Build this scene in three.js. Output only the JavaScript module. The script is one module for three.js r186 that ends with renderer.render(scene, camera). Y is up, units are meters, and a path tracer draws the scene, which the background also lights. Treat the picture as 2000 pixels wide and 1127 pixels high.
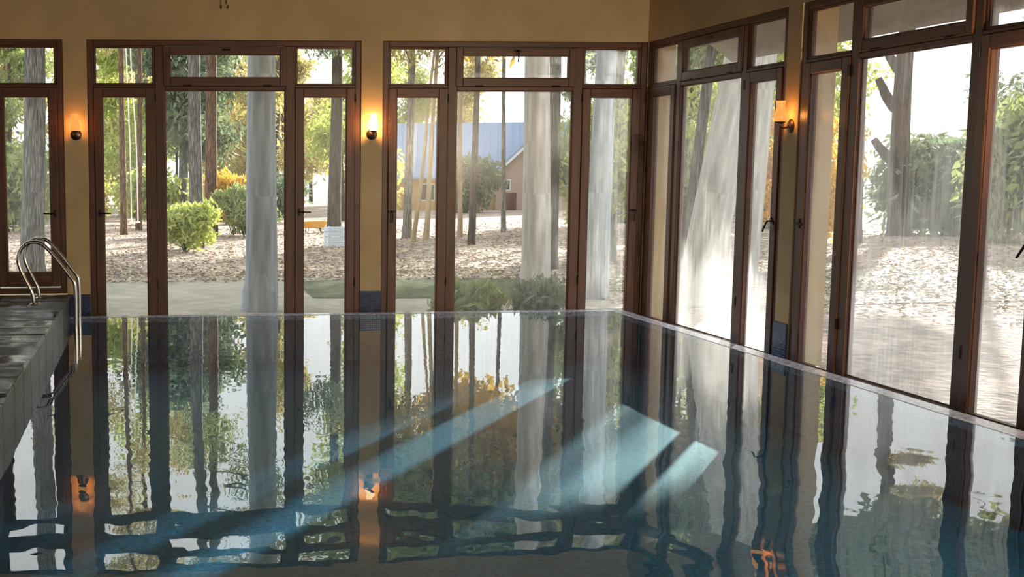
import * as THREE from 'three';
import { mergeGeometries } from 'three/addons/utils/BufferGeometryUtils.js';

// ------------------------------------------------------------------ camera, sky, sun, exposure
const scene = new THREE.Scene();
const camera = new THREE.PerspectiveCamera(2 * Math.atan(592.4 / 2347.4) * 180 / Math.PI, 3031 / 1184.8, 0.05, 600);
camera.rotation.order = 'YXZ';
camera.position.set(-6.046, 1.6, 14.479);
camera.rotation.set(-0.1127, -0.0787, -0.0034);
camera.setViewOffset(3031, 1184.8, 1031, 0, 2000, 1127);

const SUN_EL = 0.312, SUN_AZ = new THREE.Vector2(0.573, -0.82).normalize();
const toSun = new THREE.Vector3(SUN_AZ.x * Math.cos(SUN_EL), Math.sin(SUN_EL), SUN_AZ.y * Math.cos(SUN_EL));
scene.background = new THREE.Color().setRGB(2.05, 2.10, 2.13); // even white haze, as between the trunks
const sun = new THREE.DirectionalLight(new THREE.Color().setRGB(1, 0.92, 0.81), 21);
sun.position.copy(toSun).multiplyScalar(80);
sun.target.position.set(0, 0, 0);
sun.castShadow = true;
sun.shadow.radius = 1.5;
sun.shadow.mapSize.set(4096, 4096);
Object.assign(sun.shadow.camera, { left: -70, right: 70, top: 50, bottom: -50, near: 1, far: 220 });
scene.add(sun, sun.target);

const renderer = new THREE.WebGLRenderer();
renderer.toneMapping = THREE.LinearToneMapping;
renderer.toneMappingExposure = 0.93;
renderer.shadowMap.enabled = true;

// ------------------------------------------------------------------ helpers
function rng(seed) { let s = seed | 0; return () => { s = (s + 0x6d2b79f5) | 0; let t = Math.imul(s ^ (s >>> 15), 1 | s); t = (t + Math.imul(t ^ (t >>> 7), 61 | t)) ^ t; return ((t ^ (t >>> 14)) >>> 0) / 4294967296; }; }
const R0 = rng(7);
const ordinal = (n) => n + (n % 100 > 10 && n % 100 < 14 ? 'th' : ['th', 'st', 'nd', 'rd'][n % 10] ?? 'th');
function labelFromLeft(list, text) { list.sort((a, b) => a.k - b.k).forEach((e, i) => { e.o.userData.label = text(e, ordinal(i + 1)); }); }
const V = (x, y, z) => new THREE.Vector3(x, y, z);
const lerp = THREE.MathUtils.lerp, clamp = THREE.MathUtils.clamp, smooth = THREE.MathUtils.smoothstep;
const used = new Map();
function numbered(name) { const n = used.get(name) ?? 0; used.set(name, n + 1); return n ? name + '_' + String(n).padStart(3, '0') : name; }
function mesh(name, geometry, material, parent) {
  const m = new THREE.Mesh(geometry, material);
  m.name = parent ? name : numbered(name);
  m.castShadow = m.receiveShadow = true;
  (parent ?? scene).add(m);
  return m;
}
function thing(name, label, category, group) {
  const o = new THREE.Group();
  o.name = numbered(name);
  o.userData = { label, category };
  if (group) o.userData.group = group;
  scene.add(o);
  return o;
}
function structure(o, label, category) { o.userData = { kind: 'structure', label, category }; return o; }
// tileable value noise on a lattice of n cells
function lattice(seed, n) { const r = rng(seed), a = new Float32Array(n * n).map(() => r()); return (x, y) => {
  const xi = Math.floor(x), yi = Math.floor(y), fx = x - xi, fy = y - yi, u = fx * fx * (3 - 2 * fx), v = fy * fy * (3 - 2 * fy), w = (i, j) => a[((j % n) + n) % n * n + ((i % n) + n) % n];
  return lerp(lerp(w(xi, yi), w(xi + 1, yi), u), lerp(w(xi, yi + 1), w(xi + 1, yi + 1), u), v); }; }
function texture(w, h, fn, srgb, wrap = true) {
  const d = new Uint8Array(w * h * 4);
  for (let y = 0, i = 0; y < h; y++) for (let x = 0; x < w; x++, i += 4) { const c = fn(x / w, y / h, x, y); d[i] = clamp(c[0], 0, 1) * 255; d[i + 1] = clamp(c[1], 0, 1) * 255; d[i + 2] = clamp(c[2], 0, 1) * 255; d[i + 3] = 255; }
  const t = new THREE.DataTexture(d, w, h);
  t.magFilter = THREE.LinearFilter; t.minFilter = THREE.LinearMipmapLinearFilter; t.generateMipmaps = true;
  t.wrapS = t.wrapT = wrap ? THREE.RepeatWrapping : THREE.ClampToEdgeWrapping;
  if (srgb) t.colorSpace = THREE.SRGBColorSpace;
  t.needsUpdate = true;
  return t;
}
const grey = (v) => [v, v, v];
function fbm(seed, n, oct) { const ls = []; for (let i = 0; i < oct; i++) ls.push(lattice(seed + i * 17, n << i)); return (u, v) => { let s = 0, a = 0.5, t = 0; ls.forEach((l, i) => { const k = n << i; s += a * l(u * k, v * k); t += a; a *= 0.5; }); return s / t; }; }
function rep(t, x, y) { const c = t.clone(); c.repeat.set(x, y); c.needsUpdate = true; return c; }

// chamfered box; uv in metres with v along the longest side (wood grain)
function box(x0, x1, y0, y1, z0, z1, c = 0.004, jitter = 0) {
  const h = [(x1 - x0) / 2, (y1 - y0) / 2, (z1 - z0) / 2], m = [(x0 + x1) / 2, (y0 + y1) / 2, (z0 + z1) / 2];
  c = Math.min(c, 0.45 * Math.min(...h));
  const vert = (s, ax) => s.map((q, i) => m[i] + q * (i === ax ? h[i] : h[i] - c));
  const S = []; for (const a of [-1, 1]) for (const b of [-1, 1]) for (const d of [-1, 1]) S.push([a, b, d]);
  const pos = [], nor = [], uv = [], long = h.indexOf(Math.max(...h));
  const ju = jitter ? R0() * 3 : 0, jv = jitter ? R0() * 5 : 0;
  const face = (pts) => {
    const e1 = pts[1].map((q, i) => q - pts[0][i]), e2 = pts[2].map((q, i) => q - pts[0][i]);
    let n = [e1[1] * e2[2] - e1[2] * e2[1], e1[2] * e2[0] - e1[0] * e2[2], e1[0] * e2[1] - e1[1] * e2[0]];
    const cen = pts[0].map((_, i) => pts.reduce((s, p) => s + p[i], 0) / pts.length - m[i]);
    if (n[0] * cen[0] + n[1] * cen[1] + n[2] * cen[2] < 0) { pts = pts.slice().reverse(); n = n.map((q) => -q); }
    const l = Math.hypot(...n); n = n.map((q) => q / l);
    const ax = n.map(Math.abs).indexOf(Math.max(...n.map(Math.abs))), rest = [0, 1, 2].filter((i) => i !== ax);
    const vi = rest.includes(long) ? long : rest[1], ui = rest.find((i) => i !== vi);
    for (let k = 1; k + 1 < pts.length; k++) for (const p of [pts[0], pts[k], pts[k + 1]]) { pos.push(...p); nor.push(...n); uv.push(p[ui] + ju, p[vi] + jv); }
  };
  for (let ax = 0; ax < 3; ax++) for (const s of [-1, 1]) { const q = S.filter((v) => v[ax] === s); face([q[0], q[1], q[3], q[2]].map((v) => vert(v, ax))); }
  for (let a = 0; a < 3; a++) for (let b = a + 1; b < 3; b++) for (const sa of [-1, 1]) for (const sb of [-1, 1]) { const q = S.filter((v) => v[a] === sa && v[b] === sb); face([vert(q[0], a), vert(q[0], b), vert(q[1], b), vert(q[1], a)]); }
  for (const s of S) face([vert(s, 0), vert(s, 1), vert(s, 2)]);
  const g = new THREE.BufferGeometry();
  g.setAttribute('position', new THREE.Float32BufferAttribute(pos, 3));
  g.setAttribute('normal', new THREE.Float32BufferAttribute(nor, 3));
  g.setAttribute('uv', new THREE.Float32BufferAttribute(uv, 2));
  return g;
}
const merged = (list) => mergeGeometries(list.map((g) => { const q = g.index ? g.toNonIndexed() : g; for (const k of Object.keys(q.attributes)) if (!['position', 'normal', 'uv'].includes(k)) q.deleteAttribute(k); return q; }));
// uv in metres from position, by the way a face points
function metreUV(g, off = [0, 0]) {
  const q = g.index ? g.toNonIndexed() : g; q.computeVertexNormals();
  const p = q.attributes.position, n = q.attributes.normal, uv = new Float32Array(p.count * 2);
  for (let i = 0; i < p.count; i++) {
    const ax = [Math.abs(n.getX(i)), Math.abs(n.getY(i)), Math.abs(n.getZ(i))], k = ax.indexOf(Math.max(...ax));
    uv[i * 2] = (k === 0 ? p.getZ(i) : p.getX(i)) + off[0]; uv[i * 2 + 1] = (k === 1 ? p.getZ(i) : p.getY(i)) + off[1];
  }
  q.setAttribute('uv', new THREE.BufferAttribute(uv, 2));
  return q;
}
function tube(points, r, seg = 40, rad = 12, closed = false) { return new THREE.TubeGeometry(new THREE.CatmullRomCurve3(points.map((p) => V(...p)), closed, 'centripetal'), seg, r, rad, closed); }
function lathe(profile, seg = 28) { return new THREE.LatheGeometry(profile.map((p) => new THREE.Vector2(...p)), seg); }

// ------------------------------------------------------------------ materials
const std = (o) => new THREE.MeshStandardMaterial(o), phys = (o) => new THREE.MeshPhysicalMaterial(o);
const nA = fbm(11, 4, 5), nB = fbm(23, 8, 4), nC = fbm(41, 16, 3), nD = fbm(59, 3, 6);
// wood: grain along v, 0.5 m x 2 m
const grainL = lattice(5, 128), grainM = lattice(6, 32), grainS = lattice(8, 8);
const woodFn = (u, v) => { const w = u + 0.015 * grainS(u * 8, v * 8); return 0.5 * grainL(w * 128, v * 8) + 0.35 * grainM(w * 32, v * 4) + 0.15 * grainS(u * 8, v * 8); };
const woodMap = texture(512, 512, (u, v) => { const k = woodFn(u, v), t = 0.62 + 0.75 * k; return [0.36 * t, 0.215 * t, 0.12 * t]; }, true);
const woodBump = texture(256, 256, (u, v) => grey(woodFn(u, v)));
const wood = std({ map: rep(woodMap, 2, 0.5), bumpMap: rep(woodBump, 2, 0.5), bumpScale: 0.0012, roughness: 0.42, name: 'varnished wood' });
const ceilingWood = std({ map: rep(woodMap, 1.2, 0.4), roughness: 0.6, color: 0x9a8a78, name: 'ceiling boards' });
// plaster: mottled ochre
const plasterMap = texture(512, 512, (u, v) => { const k = 0.87 + 0.2 * nA(u, v) + 0.05 * (nC(u, v) - 0.5); const w = nB(u + 0.3, v) - 0.5; return [0.80 * k, (0.70 + 0.02 * w) * k, (0.53 + 0.03 * w) * k]; }, true);
const plasterBump = texture(512, 512, (u, v) => grey(0.6 * nB(u, v) + 0.4 * nC(u, v)));
const plaster = std({ map: rep(plasterMap, 0.4, 0.4), bumpMap: rep(plasterBump, 0.9, 0.9), bumpScale: 0.004, roughness: 0.85, name: 'ochre plaster' });
// mosaics, 16 x 16 tiles in 0.4 m
function mosaic(seed, pick, groutC) {
  const r = rng(seed), c = Array.from({ length: 256 }, () => pick(r));
  return texture(512, 512, (u, v) => { const a = u * 16, b = v * 16, i = Math.floor(a), j = Math.floor(b), fx = a - i, fy = b - j; return fx < 0.08 || fy < 0.08 ? groutC : c[j * 16 + i]; }, true);
}
const mosaicBump = texture(256, 256, (u, v) => { const fx = (u * 16) % 1, fy = (v * 16) % 1; return grey(smooth(Math.min(fx, 1 - fx, fy, 1 - fy), 0.0, 0.12)); });
const navyTiles = mosaic(3, (r) => { const k = 0.55 + 0.75 * r(); return [0.16 * k, 0.20 * k, 0.36 * k]; }, [0.25, 0.27, 0.33]);
const poolTiles = mosaic(4, (r) => { const k = 0.7 + 0.5 * r(); return [0.0, 0.365 * k, 0.50 * k]; }, [0.0, 0.31, 0.44]);
const rimTiles = mosaic(9, (r) => { const k = 0.75 + 0.4 * r(); return [0.74 * k, 0.76 * k, 0.86 * k]; }, [0.84, 0.85, 0.88]);
const navyMosaic = std({ map: rep(navyTiles, 2.5, 2.5), bumpMap: rep(mosaicBump, 2.5, 2.5), bumpScale: 0.0015, roughness: 0.25, name: 'navy mosaic' });
const poolMosaic = std({ map: rep(poolTiles, 2.5, 2.5), roughness: 0.4, name: 'pool mosaic' });
const rimMosaic = std({ map: rep(rimTiles, 2.5, 2.5), bumpMap: rep(mosaicBump, 2.5, 2.5), bumpScale: 0.0006, roughness: 0.08, name: 'wet rim mosaic' });
// stone
const stoneFn = (u, v) => 0.55 * nD(u, v) + 0.3 * nA(u * 1, v * 3 % 1) + 0.15 * nC(u, v);
const stoneMap = texture(512, 512, (u, v) => { const k = stoneFn(u, v), t = 0.42 + 0.75 * smooth(k, 0.25, 0.75); return [0.34 * t, 0.34 * t, 0.335 * t]; }, true);
const stoneRough = texture(256, 256, (u, v) => grey(0.16 + 0.5 * smooth(nA(u + 0.4, v), 0.35, 0.7)));
const stoneBump = texture(256, 256, (u, v) => grey(stoneFn(u, v)));
const stones = [0xffffff, 0xdfe2e6, 0xf2ece2, 0xc9ced4].map((c, i) => std({ map: rep(stoneMap, 0.8, 0.8), roughnessMap: rep(stoneRough, 0.7, 0.7), bumpMap: rep(stoneBump, 0.8, 0.8), bumpScale: 0.006, roughness: 1, color: c, name: 'wet slate ' + i }));
const copingFace = [0xd6d8e0, 0xb9bcc8, 0xc8c6cc].map((c, i) => std({ map: rep(stoneMap, 1.4, 1.4), roughness: 0.3, color: c, name: 'coping tile ' + i }));
const joint = std({ color: 0x8f8c88, roughness: 0.9, name: 'cement joint' });
const steel = std({ color: 0xcfc8bd, metalness: 1, roughness: 0.17, name: 'stainless steel' });
const darkMetal = std({ color: 0x1c1916, metalness: 0.6, roughness: 0.4, name: 'dark bronze' });
const brass = std({ color: 0x6b5a48, metalness: 0.9, roughness: 0.28, name: 'aged metal' });

// glass: clear panes and panes under condensation. roughness = share of droplets
function fogMap(seed, { base = 0.1, streak = 0.0, band = 0.0, bandTop = 0.25, patch = 0.0, drops = 0 }) {
  const l1 = lattice(seed, 64), l2 = lattice(seed + 1, 128), p = fbm(seed + 2, 3, 4), e = fbm(seed + 4, 6, 3), f = fbm(seed + 6, 24, 3);
  return texture(256, 512, (u, v) => {
    const run = 0.6 * l1(u * 64, v * 5) + 0.4 * l2(u * 128, v * 9);
    let k = base + streak * (smooth(run, 0.3, 0.85)) * (0.35 + 0.65 * smooth(p(u, v), 0.3, 0.65)) + patch * smooth(p(u + 0.37, v + 0.2), 0.42, 0.62);
    const edge = bandTop * (0.55 + 0.9 * e(u, 0.3)) ;
    k += band * (1 - smooth(v + 0.10 * (e(u, v) - 0.5), edge * 0.7, edge * 1.15));
    k += drops * (f(u, v) - 0.5);
    return grey(clamp(Math.sqrt(Math.max(k, 0.002)), 0, 0.95));
  }, false, false);
}
const glass = (roughnessMap, name) => phys({ color: 0xf4f7f5, transmission: 1, thickness: 0, ior: 1.5, roughness: 1, roughnessMap, name });
const FOG = {
  clear: glass(fogMap(101, { base: 0.018, streak: 0.018, band: 0.03, bandTop: 0.2 }), 'clear glass'),
  top: glass(fogMap(111, { base: 0.024, streak: 0.035, band: 0.03, bandTop: 0.3 }), 'lightly misted glass'),
  half: glass(fogMap(121, { base: 0.03, streak: 0.035, patch: 0.06, band: 0.03 }), 'half misted glass'),
  mist: glass(fogMap(131, { base: 0.028, streak: 0.045, patch: 0.03, band: 0.03, drops: 0.015 }), 'misted glass'),
  streak: glass(fogMap(141, { base: 0.045, streak: 0.09, patch: 0.08, band: 0.22, bandTop: 0.32, drops: 0.035 }), 'streaked glass'),
  heavy: glass(fogMap(151, { base: 0.05, streak: 0.12, patch: 0.13, band: 0.2, bandTop: 0.34, drops: 0.04 }), 'heavily misted glass'),
};

// ------------------------------------------------------------------ room shell
const W = 3.27, STEP = 3.55, HEAD = 3.10, CEIL = 3.75, TH = 0.35, FLOOR = -0.44, DECK = 0.08, WATER = -0.157;
const BX = [-10.35, -6.80, -3.27];                 // left edges of the back units (inner face z = 0)
const RZ = [0.0, 3.52, 7.07, 10.62];               // near edges of the right-hand units (inner face x = 0)
const XL = -12.6, ZN = 17.6;                       // inner faces of the two walls outside the picture
function wallWithOpenings(name, from, to, openings, label) {
  // a comb in (s, y): openings = [s0, s1, yBottom, yTop]
  const s = new THREE.Shape();
  s.moveTo(from, FLOOR - 0.2); s.lineTo(from, CEIL + 0.05); s.lineTo(to, CEIL + 0.05); s.lineTo(to, FLOOR - 0.2); s.closePath();
  for (const [a, b, y0, y1] of openings) { const h = new THREE.Path(); h.moveTo(a, y0); h.lineTo(b, y0); h.lineTo(b, y1); h.lineTo(a, y1); h.closePath(); s.holes.push(h); }
  const g = new THREE.ExtrudeGeometry(s, { depth: TH, bevelEnabled: false });
  g.translate(0, 0, -TH);
  return structure(mesh(name, metreUV(g), plaster), label, 'wall');
}
const openB = BX.map((x, i) => [x, Math.min(x + W, -0.0), i ? -0.40 : DECK, HEAD]);
const wallBack = wallWithOpenings('wall_back', XL - TH, 0, openB, 'ochre plaster wall with three window bays facing the camera');
const wallRight = wallWithOpenings('wall_right', -TH, ZN + TH, RZ.map((z) => [z, z + W, -0.40, HEAD]), 'ochre plaster wall with window bays along the pool on the right');
wallRight.rotation.y = -Math.PI / 2;
const LZ = [9.6, 13.3];
const wallLeft = wallWithOpenings('wall_left', -ZN, 0, LZ.map((z) => [-z - W, -z, DECK, HEAD]), 'ochre plaster wall on the terrace side behind the deck');
wallLeft.rotation.y = Math.PI / 2; wallLeft.position.x = XL;
const RX = [-11.6, -7.9, -4.2];
const wallFront = wallWithOpenings('wall_front', -0, -XL, RX.map((x) => [-x - W, -x, DECK, HEAD]), 'ochre plaster wall behind the camera');
wallFront.rotation.y = Math.PI; wallFront.position.z = ZN;

// ceiling boards
const ceiling = structure(mesh('ceiling', metreUV(new THREE.BoxGeometry(13, 0.2, 18.4).translate(-6.3, CEIL + 0.15, 8.8)), ceilingWood), 'dark boarded ceiling over the pool', 'ceiling');
{ const g = box(-0.07, 0.07, -0.012, 0.012, -8.75, 8.75, 0.006, 1); for (let i = 0; i < 80; i++) { const b = mesh('ceiling_board', g, ceilingWood, ceiling); b.position.set(-12.5 + 0.158 * i, CEIL + 0.04, 8.8); } }
// gable roof whose eave hangs out over the right-hand windows
{ const s = new THREE.Shape(); const ex = 1.27, ey = 2.90, k = 0.72, ax = -6.3, ay = ey + (ex - ax) * k;
  s.moveTo(ex, ey); s.lineTo(ax, ay); s.lineTo(2 * ax - ex, ey); s.lineTo(2 * ax - ex, ey + 0.16); s.lineTo(ax, ay + 0.18); s.lineTo(ex, ey + 0.16); s.closePath();
  const g = new THREE.ExtrudeGeometry(s, { depth: 19.0, bevelEnabled: false }); g.translate(0, 0, -0.42);
  structure(mesh('roof', metreUV(g), std({ color: 0x9b968c, roughness: 0.9, name: 'roof boarding' })), 'pitched roof with a pale eave outside the right-hand windows', 'roof');
  const gable = new THREE.Shape(); gable.moveTo(0.3, CEIL + 0.05); gable.lineTo(ax, ay - 0.05); gable.lineTo(2 * ax - 0.3, CEIL + 0.05); gable.closePath();
  for (const z of [-TH, ZN]) { const gg = new THREE.ExtrudeGeometry(gable, { depth: TH, bevelEnabled: false }); gg.translate(0, 0, z); structure(mesh('wall_gable', metreUV(gg), plaster), 'gable wall above the window heads, out of view', 'wall'); }
}

// mosaic plinths at the foot of the pillars
function plinth(wall, s0, s1, zface) { const m = mesh('mosaic_plinth', metreUV(new THREE.BoxGeometry(s1 - s0, 0.53, 0.02).translate((s0 + s1) / 2, -0.175, zface)), navyMosaic, wall); m.userData.label = 'navy blue mosaic skirting'; return m; }
plinth(wallBack, -7.078, -6.802, 0.01); plinth(wallBack, -3.528, -3.272, 0.01);
for (let i = 0; i < 3; i++) plinth(wallRight, RZ[i] + W + 0.002, RZ[i + 1] - 0.002, 0.01);

// pool shell, gutter, rim
const X0 = -7.04, X1 = -0.47, Z0 = 0.32, Z1 = 13.0, PF = -0.72;
structure(mesh('pool_floor', metreUV(new THREE.BoxGeometry(X1 - X0 + 0.3, 0.1, Z1 - Z0 + 0.3).translate((X0 + X1) / 2, PF - 0.05, (Z0 + Z1) / 2)), poolMosaic), 'blue mosaic pool floor seen through the water', 'pool floor');
{ const side = (x0, x1, z0, z1) => metreUV(new THREE.BoxGeometry(x1 - x0, WATER - 0.004 - PF, z1 - z0).translate((x0 + x1) / 2, (WATER - 0.004 + PF) / 2, (z0 + z1) / 2));
  structure(mesh('pool_wall_back', side(X0, X1 + 0.15, Z0 - 0.15, Z0), poolMosaic), 'blue mosaic pool wall below the back rim', 'pool wall');
  structure(mesh('pool_wall_right', side(X1, X1 + 0.15, Z0, Z1), poolMosaic), 'blue mosaic pool wall below the right-hand rim', 'pool wall');
  structure(mesh('pool_wall_front', side(X0, X1 + 0.15, Z1, Z1 + 0.15), poolMosaic), 'blue mosaic pool wall at the near end', 'pool wall');
  structure(mesh('pool_wall_left', side(X0 - 0.1, X0, Z0 - 0.15, Z1 + 0.15), navyMosaic), 'dark mosaic pool wall below the deck edge', 'pool wall');
  const s = new THREE.Shape(); // an L with a rounded outer corner, drawn in (x, -z)
  const w = 0.15, r = 0.16;
  s.moveTo(X0, -Z0); s.lineTo(X1, -Z0); s.lineTo(X1, -Z1); s.lineTo(X1 + w, -Z1); s.lineTo(X1 + w, -(Z0 - w + r)); s.quadraticCurveTo(X1 + w, -(Z0 - w), X1 + w - r, -(Z0 - w)); s.lineTo(X0, -(Z0 - w)); s.closePath();
  const g = new THREE.ExtrudeGeometry(s, { depth: 0.05, bevelEnabled: true, bevelSize: 0.008, bevelThickness: 0.008, bevelSegments: 2, steps: 1 });
  g.rotateX(-Math.PI / 2); g.translate(0, WATER - 0.05 - 0.004, 0);
  structure(mesh('pool_rim', metreUV(g), rimMosaic), 'pale wet mosaic overflow rim round the far edges of the pool', 'pool rim');
  const gut = std({ color: 0x6a6762, roughness: 0.5, name: 'gutter render' });
  const gb = (x0, x1, z0, z1) => new THREE.BoxGeometry(x1 - x0, 0.12, z1 - z0).translate((x0 + x1) / 2, FLOOR - 0.02, (z0 + z1) / 2);
  structure(mesh('overflow_gutter', metreUV(merged([gb(X0 - 0.02, -0.002, 0.002, Z0 - 0.152), gb(X1 + 0.152, -0.002, Z0 - 0.152, Z1)])), gut), 'grey overflow gutter between rim and windows', 'gutter');
}
// deck of slate slabs on the left and behind the camera, with a tiled face to the water
{ const base = structure(mesh('floor', metreUV(merged([new THREE.BoxGeometry(X0 - XL - 0.02, 0.5, ZN), ].map((g) => g.translate((X0 + XL) / 2 - 0.01, DECK - 0.02 - 0.25, ZN / 2)).concat([new THREE.BoxGeometry(-X0, 0.5, ZN - Z1 - 0.12).translate(X0 / 2, DECK - 0.27, (ZN + Z1 + 0.12) / 2)]))), joint), 'wet slate paved deck along the left of the pool', 'floor');
  const r = rng(31); let z = 0.015;
  while (z < ZN - 0.2) { const dz = Math.min(0.42 + 0.3 * r(), ZN - z); let x = X0 + 0.0;
    while (x > XL + 0.1) { const dx = x > X0 - 0.1 ? 0.62 + 0.2 * r() : 0.5 + 0.5 * r(), x2 = Math.max(x - dx, XL);
      const m = mesh('slab', box(x2 + 0.004, x - 0.004, -0.03, 0, z + 0.004, z + dz - 0.004, 0.006, 1), stones[Math.floor(r() * 4)], base);
      m.position.y = DECK + 0.002 * r(); m.rotation.set(0.003 * (r() - 0.5), 0, 0.003 * (r() - 0.5)); x = x2; if (x < -9.5 || z > 9) break; }
    z += dz; }
  mesh('paving', metreUV(merged([new THREE.BoxGeometry(3.05, 0.02, ZN).translate(XL + 1.5, DECK - 0.01, ZN / 2), new THREE.BoxGeometry(-X0, 0.02, ZN - Z1 - 0.12).translate(X0 / 2, DECK - 0.01, (ZN + Z1 + 0.12) / 2)])), stones[0], base);
  z = 0.02; let i = 0;
  while (z < Z1) { const dz = 0.55 + 0.25 * r(); mesh('coping_tile', box(X0 - 0.03, X0 + 0.006, -0.30, DECK - 0.004, z + 0.024, Math.min(z + dz, Z1), 0.004, 1), copingFace[i++ % 3], base); z += dz; }
  mesh('coping_bed', box(X0 - 0.05, X0 - 0.002, -0.30, DECK - 0.012, 0.01, Z1, 0.002), std({ color: 0xcfc6bd, roughness: 0.6, name: 'pale grout' }), base);
}

// ------------------------------------------------------------------ windows
const handleGeo = (() => { // lever pointing to +x, rose on the z = 0 plane
  const parts = [box(-0.014, 0.014, -0.045, 0.045, 0, 0.010, 0.004), new THREE.CylinderGeometry(0.009, 0.009, 0.05, 10).rotateX(Math.PI / 2).translate(0, 0, 0.03), tube([[0, 0, 0.05], [0.02, 0, 0.055], [0.07, 0.0, 0.055], [0.135, -0.004, 0.052]], 0.009, 14, 8)];
  return merged(parts); })();
const hingeGeo = merged([box(-0.045, 0.045, -0.010, 0.010, 0, 0.012, 0.003), new THREE.CylinderGeometry(0.008, 0.008, 0.1, 8).rotateZ(Math.PI / 2).translate(0, 0, 0.012)]);
const sideHingeGeo = merged([box(-0.010, 0.010, -0.05, 0.05, 0, 0.01, 0.003), new THREE.CylinderGeometry(0.008, 0.008, 0.1, 8).translate(0, 0, 0.012)]);
function ring(a, b, c, d, ia, ib, ic, id, z0, z1) { // frame of four members: outer a..b x c..d, opening ia..ib x ic..id
  return merged([box(a, ia, c, d, z0, z1, 0.006, 1), box(ib, b, c, d, z0, z1, 0.006, 1), box(ia, ib, id, d, z0, z1, 0.006, 1), box(ia, ib, c, ic, z0, z1, 0.006, 1),
    box(ia - 0.002, ia + 0.008, ic, id, z0 + 0.02, z1 - 0.012, 0.003, 1), box(ib - 0.008, ib + 0.002, ic, id, z0 + 0.02, z1 - 0.012, 0.003, 1), box(ia, ib, id - 0.008, id + 0.002, z0 + 0.02, z1 - 0.012, 0.003, 1), box(ia, ib, ic - 0.002, ic + 0.008, z0 + 0.02, z1 - 0.012, 0.003, 1)]);
}
const paneGeos = new Map();
function paneGeo(w, h) { const k = w.toFixed(3) + h.toFixed(3); if (!paneGeos.has(k)) paneGeos.set(k, new THREE.PlaneGeometry(w, h)); return paneGeos.get(k); }
let windowCount = 0;
// look: glass for [upper left, upper centre, upper right, lower left, lower centre, lower right]; handles: side leaf -> [edge, turn]
function windowUnit({ label, look, door = false, handles = {}, topHandle, w = W, detail = true }) {
  const o = new THREE.Group(); o.name = 'window_' + ++windowCount; scene.add(o); structure(o, label, 'window');
  const pb = door ? 0.36 : -0.249, yb = door ? DECK + 0.02 : -0.40, f0 = -0.10, f1 = -0.012, g = -0.055;
  const part = (name, geo, mat = wood, parent = o) => mesh(name, geo, mat, parent);
  const pane = (parent, a, b, c, d, k) => { const m = mesh('pane', paneGeo(b - a, d - c), FOG[k], parent); m.position.set((a + b) / 2, (c + d) / 2, g); return m; };
  part('jamb', box(0.002, 0.075, yb, HEAD - 0.002, f0, f1, 0.006, 1)); part('jamb', box(w - 0.075, w - 0.002, yb, HEAD - 0.002, f0, f1, 0.006, 1));
  part('head_rail', box(0.075, w - 0.075, 3.03, HEAD - 0.002, f0, f1, 0.006, 1));
  part('sill', box(0.075, w - 0.075, yb, yb + (door ? 0.07 : 0.085), f0, f1 + 0.004, 0.006, 1));
  const ml = [0.80, 0.9156], mr = [w - 0.9156, w - 0.80];
  for (const [a, b] of [ml, mr]) part('mullion', box(a, b, yb + 0.085, 3.03, f0, f1, 0.006, 1));
  for (const [a, b, n] of [[0.075, ml[0], 0], [mr[1], w - 0.075, 2]]) {
    part('transom', box(a, b, 2.543, 2.572, f0, f1, 0.004, 1));
    const top = part('fixed_light', ring(a, b, 2.572, 3.03, a + 0.025, b - 0.025, 2.590, 3.012, f0 + 0.01, f1 - 0.012)); pane(top, a + 0.025, b - 0.025, 2.590, 3.012, look[n]);
    const leaf = part('casement_leaf', ring(a, b, yb + 0.087, 2.541, a + 0.102, b - 0.112 + (n ? 0.010 : 0), pb, 2.4357, f0 + 0.015, 0.004)); pane(leaf, a + 0.102, b - 0.112, pb, 2.4357, look[n + 3]);
    if (detail) {
      const h = handles[n];
      if (h) { const m = mesh('handle', handleGeo, darkMetal, leaf); m.position.set(h[0] < 0 ? a + 0.05 : b - 0.05, 1.06, 0.004); m.rotation.z = h[1]; }
      const hx = h && h[0] < 0 ? b + 0.002 : a - 0.002;
      for (const y of [0.2, 2.42]) { const m = mesh('hinge', sideHingeGeo, darkMetal, leaf); m.position.set(hx, y, -0.006); }
    }
  }
  part('transom', box(ml[1], mr[0], 2.5145, 2.558, f0, f1, 0.005, 1));
  part('bottom_rail', box(ml[1], mr[0], yb + 0.085, pb, f0, f1, 0.005, 1));
  const mid = part('fixed_light', ring(ml[1] - 0.003, mr[0] + 0.003, pb - 0.003, 2.518, ml[1] + 0.004, mr[0] - 0.004, pb + 0.006, 2.510, f0 + 0.012, f1 - 0.02)); pane(mid, ml[1], mr[0], pb, 2.5145, look[4]);
  const sash = part('tilt_sash', ring(ml[1] - 0.018, mr[0] + 0.018, 2.560, 3.022, ml[1] + 0.065, mr[0] - 0.065, 2.66, 2.932, f0 + 0.015, 0.004)); pane(sash, ml[1] + 0.065, mr[0] - 0.065, 2.66, 2.932, look[1]);
  if (detail) {
    for (const u of [1.18, w - 1.14]) { const m = mesh('hinge', hingeGeo, darkMetal, sash); m.position.set(u, 2.566, 0.002); }
    const m = mesh('handle', topHandle ? handleGeo : hingeGeo, darkMetal, sash); m.position.set(w / 2 + 0.01, 2.985, 0.004); if (topHandle) m.rotation.z = -Math.PI / 2;
  }
  return o;
}
const put = (o, x, z, turn = 0) => { o.position.set(x, 0, z); o.rotation.y = turn; return o; };
put(windowUnit({ label: 'leftmost back window bay standing on the deck behind the handrail', door: true, look: ['top', 'top', 'top', 'clear', 'clear', 'half'], handles: { 2: [1, Math.PI] } }), BX[0], 0);
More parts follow.
